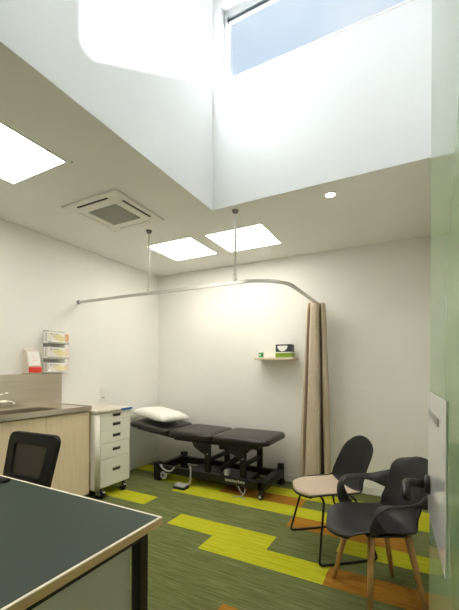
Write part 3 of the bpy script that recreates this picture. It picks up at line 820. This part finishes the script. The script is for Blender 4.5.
# ------------------------------------------------------------------ armchair with wooden legs
px, py = LD(.944, 2.153)
t = thing('armchair', 'charcoal plastic armchair with looped arms on four oak legs', 'chair', (px, py, 0), heading(-1, -.06))
aprof = catmull([(0, .330, .408), (0, .300, .432), (0, .17, .448), (0, 0, .432), (0, -.11, .432), (0, -.175, .475), (0, -.215, .57), (0, -.255, .70), (0, -.282, .80), (0, -.292, .848)], 4)
def awid(s): return outline(s, [(0, .20), (.2, .222), (.4, .225), (.58, .205), (.7, .198), (.85, .205), (1, .20)], .28, .17)
def arm_shell(u, v):
    u = ease(u); p_ = at(aprof, u); b = 2 * v - 1; w_ = awid(u)
    bb = b * w_ / .2
    up = .055 * abs(b) ** 2.6 * math.sin(min(1, max(0, (u - .02) / .62)) * PI * .92)
    fwd = .085 * abs(bb) ** 2.0 * max(0, min(1, (u - .42) / .2)) * (1 - .7 * max(0, (u - .84) / .16))
    nose = -.085 * abs(b) ** 2.2 * max(0, 1 - u / .2)
    crown = .055 * abs(b) ** 2.4 * max(0, (u - .72) / .28) ** 1.5
    return Vector((b * w_, p_.y + fwd + nose, p_.z + up - crown))
q = bm_new(); grid(q, arm_shell, 40, 24); obj('seat_shell', q, M['plastic'], t, local=True, smooth=True, solid=.011, subd=1)
for s in (-1, 1):
    ctr = catmull([(s * .138, -.228, .660), (s * .205, -.150, .655), (s * .258, -.06, .652), (s * .275, .04, .652), (s * .268, .115, .645), (s * .252, .150, .605), (s * .235, .150, .55), (s * .226, .135, .505), (s * .212, .115, .478)], 6)
    n = len(ctr); q = bm_new(); rings = []
    for i, c_ in enumerate(ctr):
        f = i / (n - 1)
        tn = (ctr[min(n - 1, i + 1)] - ctr[max(0, i - 1)]).normalized()
        # the band's broad direction: vertical near the back, flat over the arm, fore-aft down the post
        side = Vector((s, 0, 0))
        if f < .22: k = f / .22; wd = Vector((s * .55 * k, .0, 1 - .65 * k))
        elif f < .55: k = (f - .22) / .33; wd = Vector((s * (.55 + .45 * k), 0, .35 - .30 * k))
        elif f < .72: k = (f - .55) / .17; wd = Vector((s * (1 - .5 * k), .5 * k, .05 + .2 * k))
        else: k = min(1, (f - .72) / .15); wd = Vector((s * .5 * (1 - k), .5 + .5 * k, .2 * (1 - k)))
        wd = (wd - tn * wd.dot(tn)).normalized(); th_ = tn.cross(wd).normalized()
        if f < .6: hw = .030 + .060 * max(0, 1 - f / .32) ** 1.6
        elif f < .8: hw = .030 + .03 * (f - .6)
        else: hw = .036 + .014 * ((f - .8) / .2) ** 1.6
        ht = .008
        rings.append([q.verts.new(c_ + wd * hw * math.cos(x_) + th_ * ht * math.sin(x_)) for x_ in [2 * PI * j / 12 for j in range(12)]])
    for r_0, r_1 in zip(rings, rings[1:]):
        for j in range(12): q.faces.new((r_0[j], r_0[(j + 1) % 12], r_1[(j + 1) % 12], r_1[j]))
    q.faces.new(rings[0][::-1]); q.faces.new(rings[-1])
    obj('armrest', q, M['plastic'], t, local=True, smooth=True)
for s in (-1, 1):
    q = bm_new(); tube(q, [(s * .182, .150 if s < 0 else .222, 0), (s * .15, .125, .435)], [.0135, .0215], 14); obj('leg', q, M['oak'], t, local=True, smooth=True)
    q = bm_new(); tube(q, [(s * .185, -.185, 0), (s * .145, -.095, .425)], [.0135, .0215], 14); obj('leg', q, M['oak'], t, local=True, smooth=True)
q = bm_new(); box(q, -.13, .13, -.105, .135, .412, .425, bev=.004); obj('leg_frame', q, M['black_metal'], t, local=True)

# ------------------------------------------------------------------ daylight
W = bpy.data.worlds.new('World'); S.world = W; W.use_nodes = True
N, L = W.node_tree.nodes, W.node_tree.links
bg = N['Background']
tc = N.new('ShaderNodeTexCoord'); nz = N.new('ShaderNodeTexNoise'); nz.inputs['Scale'].default_value = 2.6; nz.inputs['Detail'].default_value = 4
L.new(tc.outputs['Generated'], nz.inputs['Vector'])
rp = N.new('ShaderNodeValToRGB'); e = rp.color_ramp.elements
e[0].position = .38; e[0].color = (.66, .79, .92, 1); e[1].position = .60; e[1].color = (.90, .94, .97, 1)
L.new(nz.outputs['Fac'], rp.inputs['Fac']); L.new(rp.outputs['Color'], bg.inputs['Color'])
bg.inputs['Strength'].default_value = 1.0
sd = Vector((-1.652, -1.432, -.83)).normalized()
sl = bpy.data.lights.new('sun', 'SUN'); sl.energy = 52; sl.angle = math.radians(3); sl.color = (.96, .985, 1)
so = bpy.data.objects.new('sun', sl); C.objects.link(so); so.rotation_euler = sd.to_track_quat('-Z', 'Y').to_euler(); so.location = (6, 8, 9)

# ------------------------------------------------------------------ camera: level shift lens
cd = bpy.data.cameras.new('camera'); cam = bpy.data.objects.new('camera', cd); C.objects.link(cam)
f_px = 345.2; cd.sensor_fit = 'HORIZONTAL'; cd.sensor_width = 36; cd.lens = f_px / 459 * 36
cd.shift_x = (229.5 - 229.2) / 459; cd.shift_y = (368.87 - 305) / 459
cd.clip_start = .02
cam.location = (0, 0, 1.4)
fw = Vector((-math.sin(a28), math.cos(a28), 0))
cam.rotation_euler = (fw.to_track_quat('-Z', 'Y').to_matrix() @ Matrix.Rotation(math.radians(.2857), 3, 'Z')).to_euler()
S.camera = cam
S.view_settings.view_transform = 'Standard'; S.view_settings.look = 'None'
S.view_settings.gamma = 1; S.view_settings.use_curve_mapping = False
S.view_settings.exposure = 0.0
S.cycles.sample_clamp_indirect = 0; S.cycles.sample_clamp_direct = 0; S.cycles.max_bounces = 10; S.cycles.diffuse_bounces = 8; S.cycles.use_denoising = True
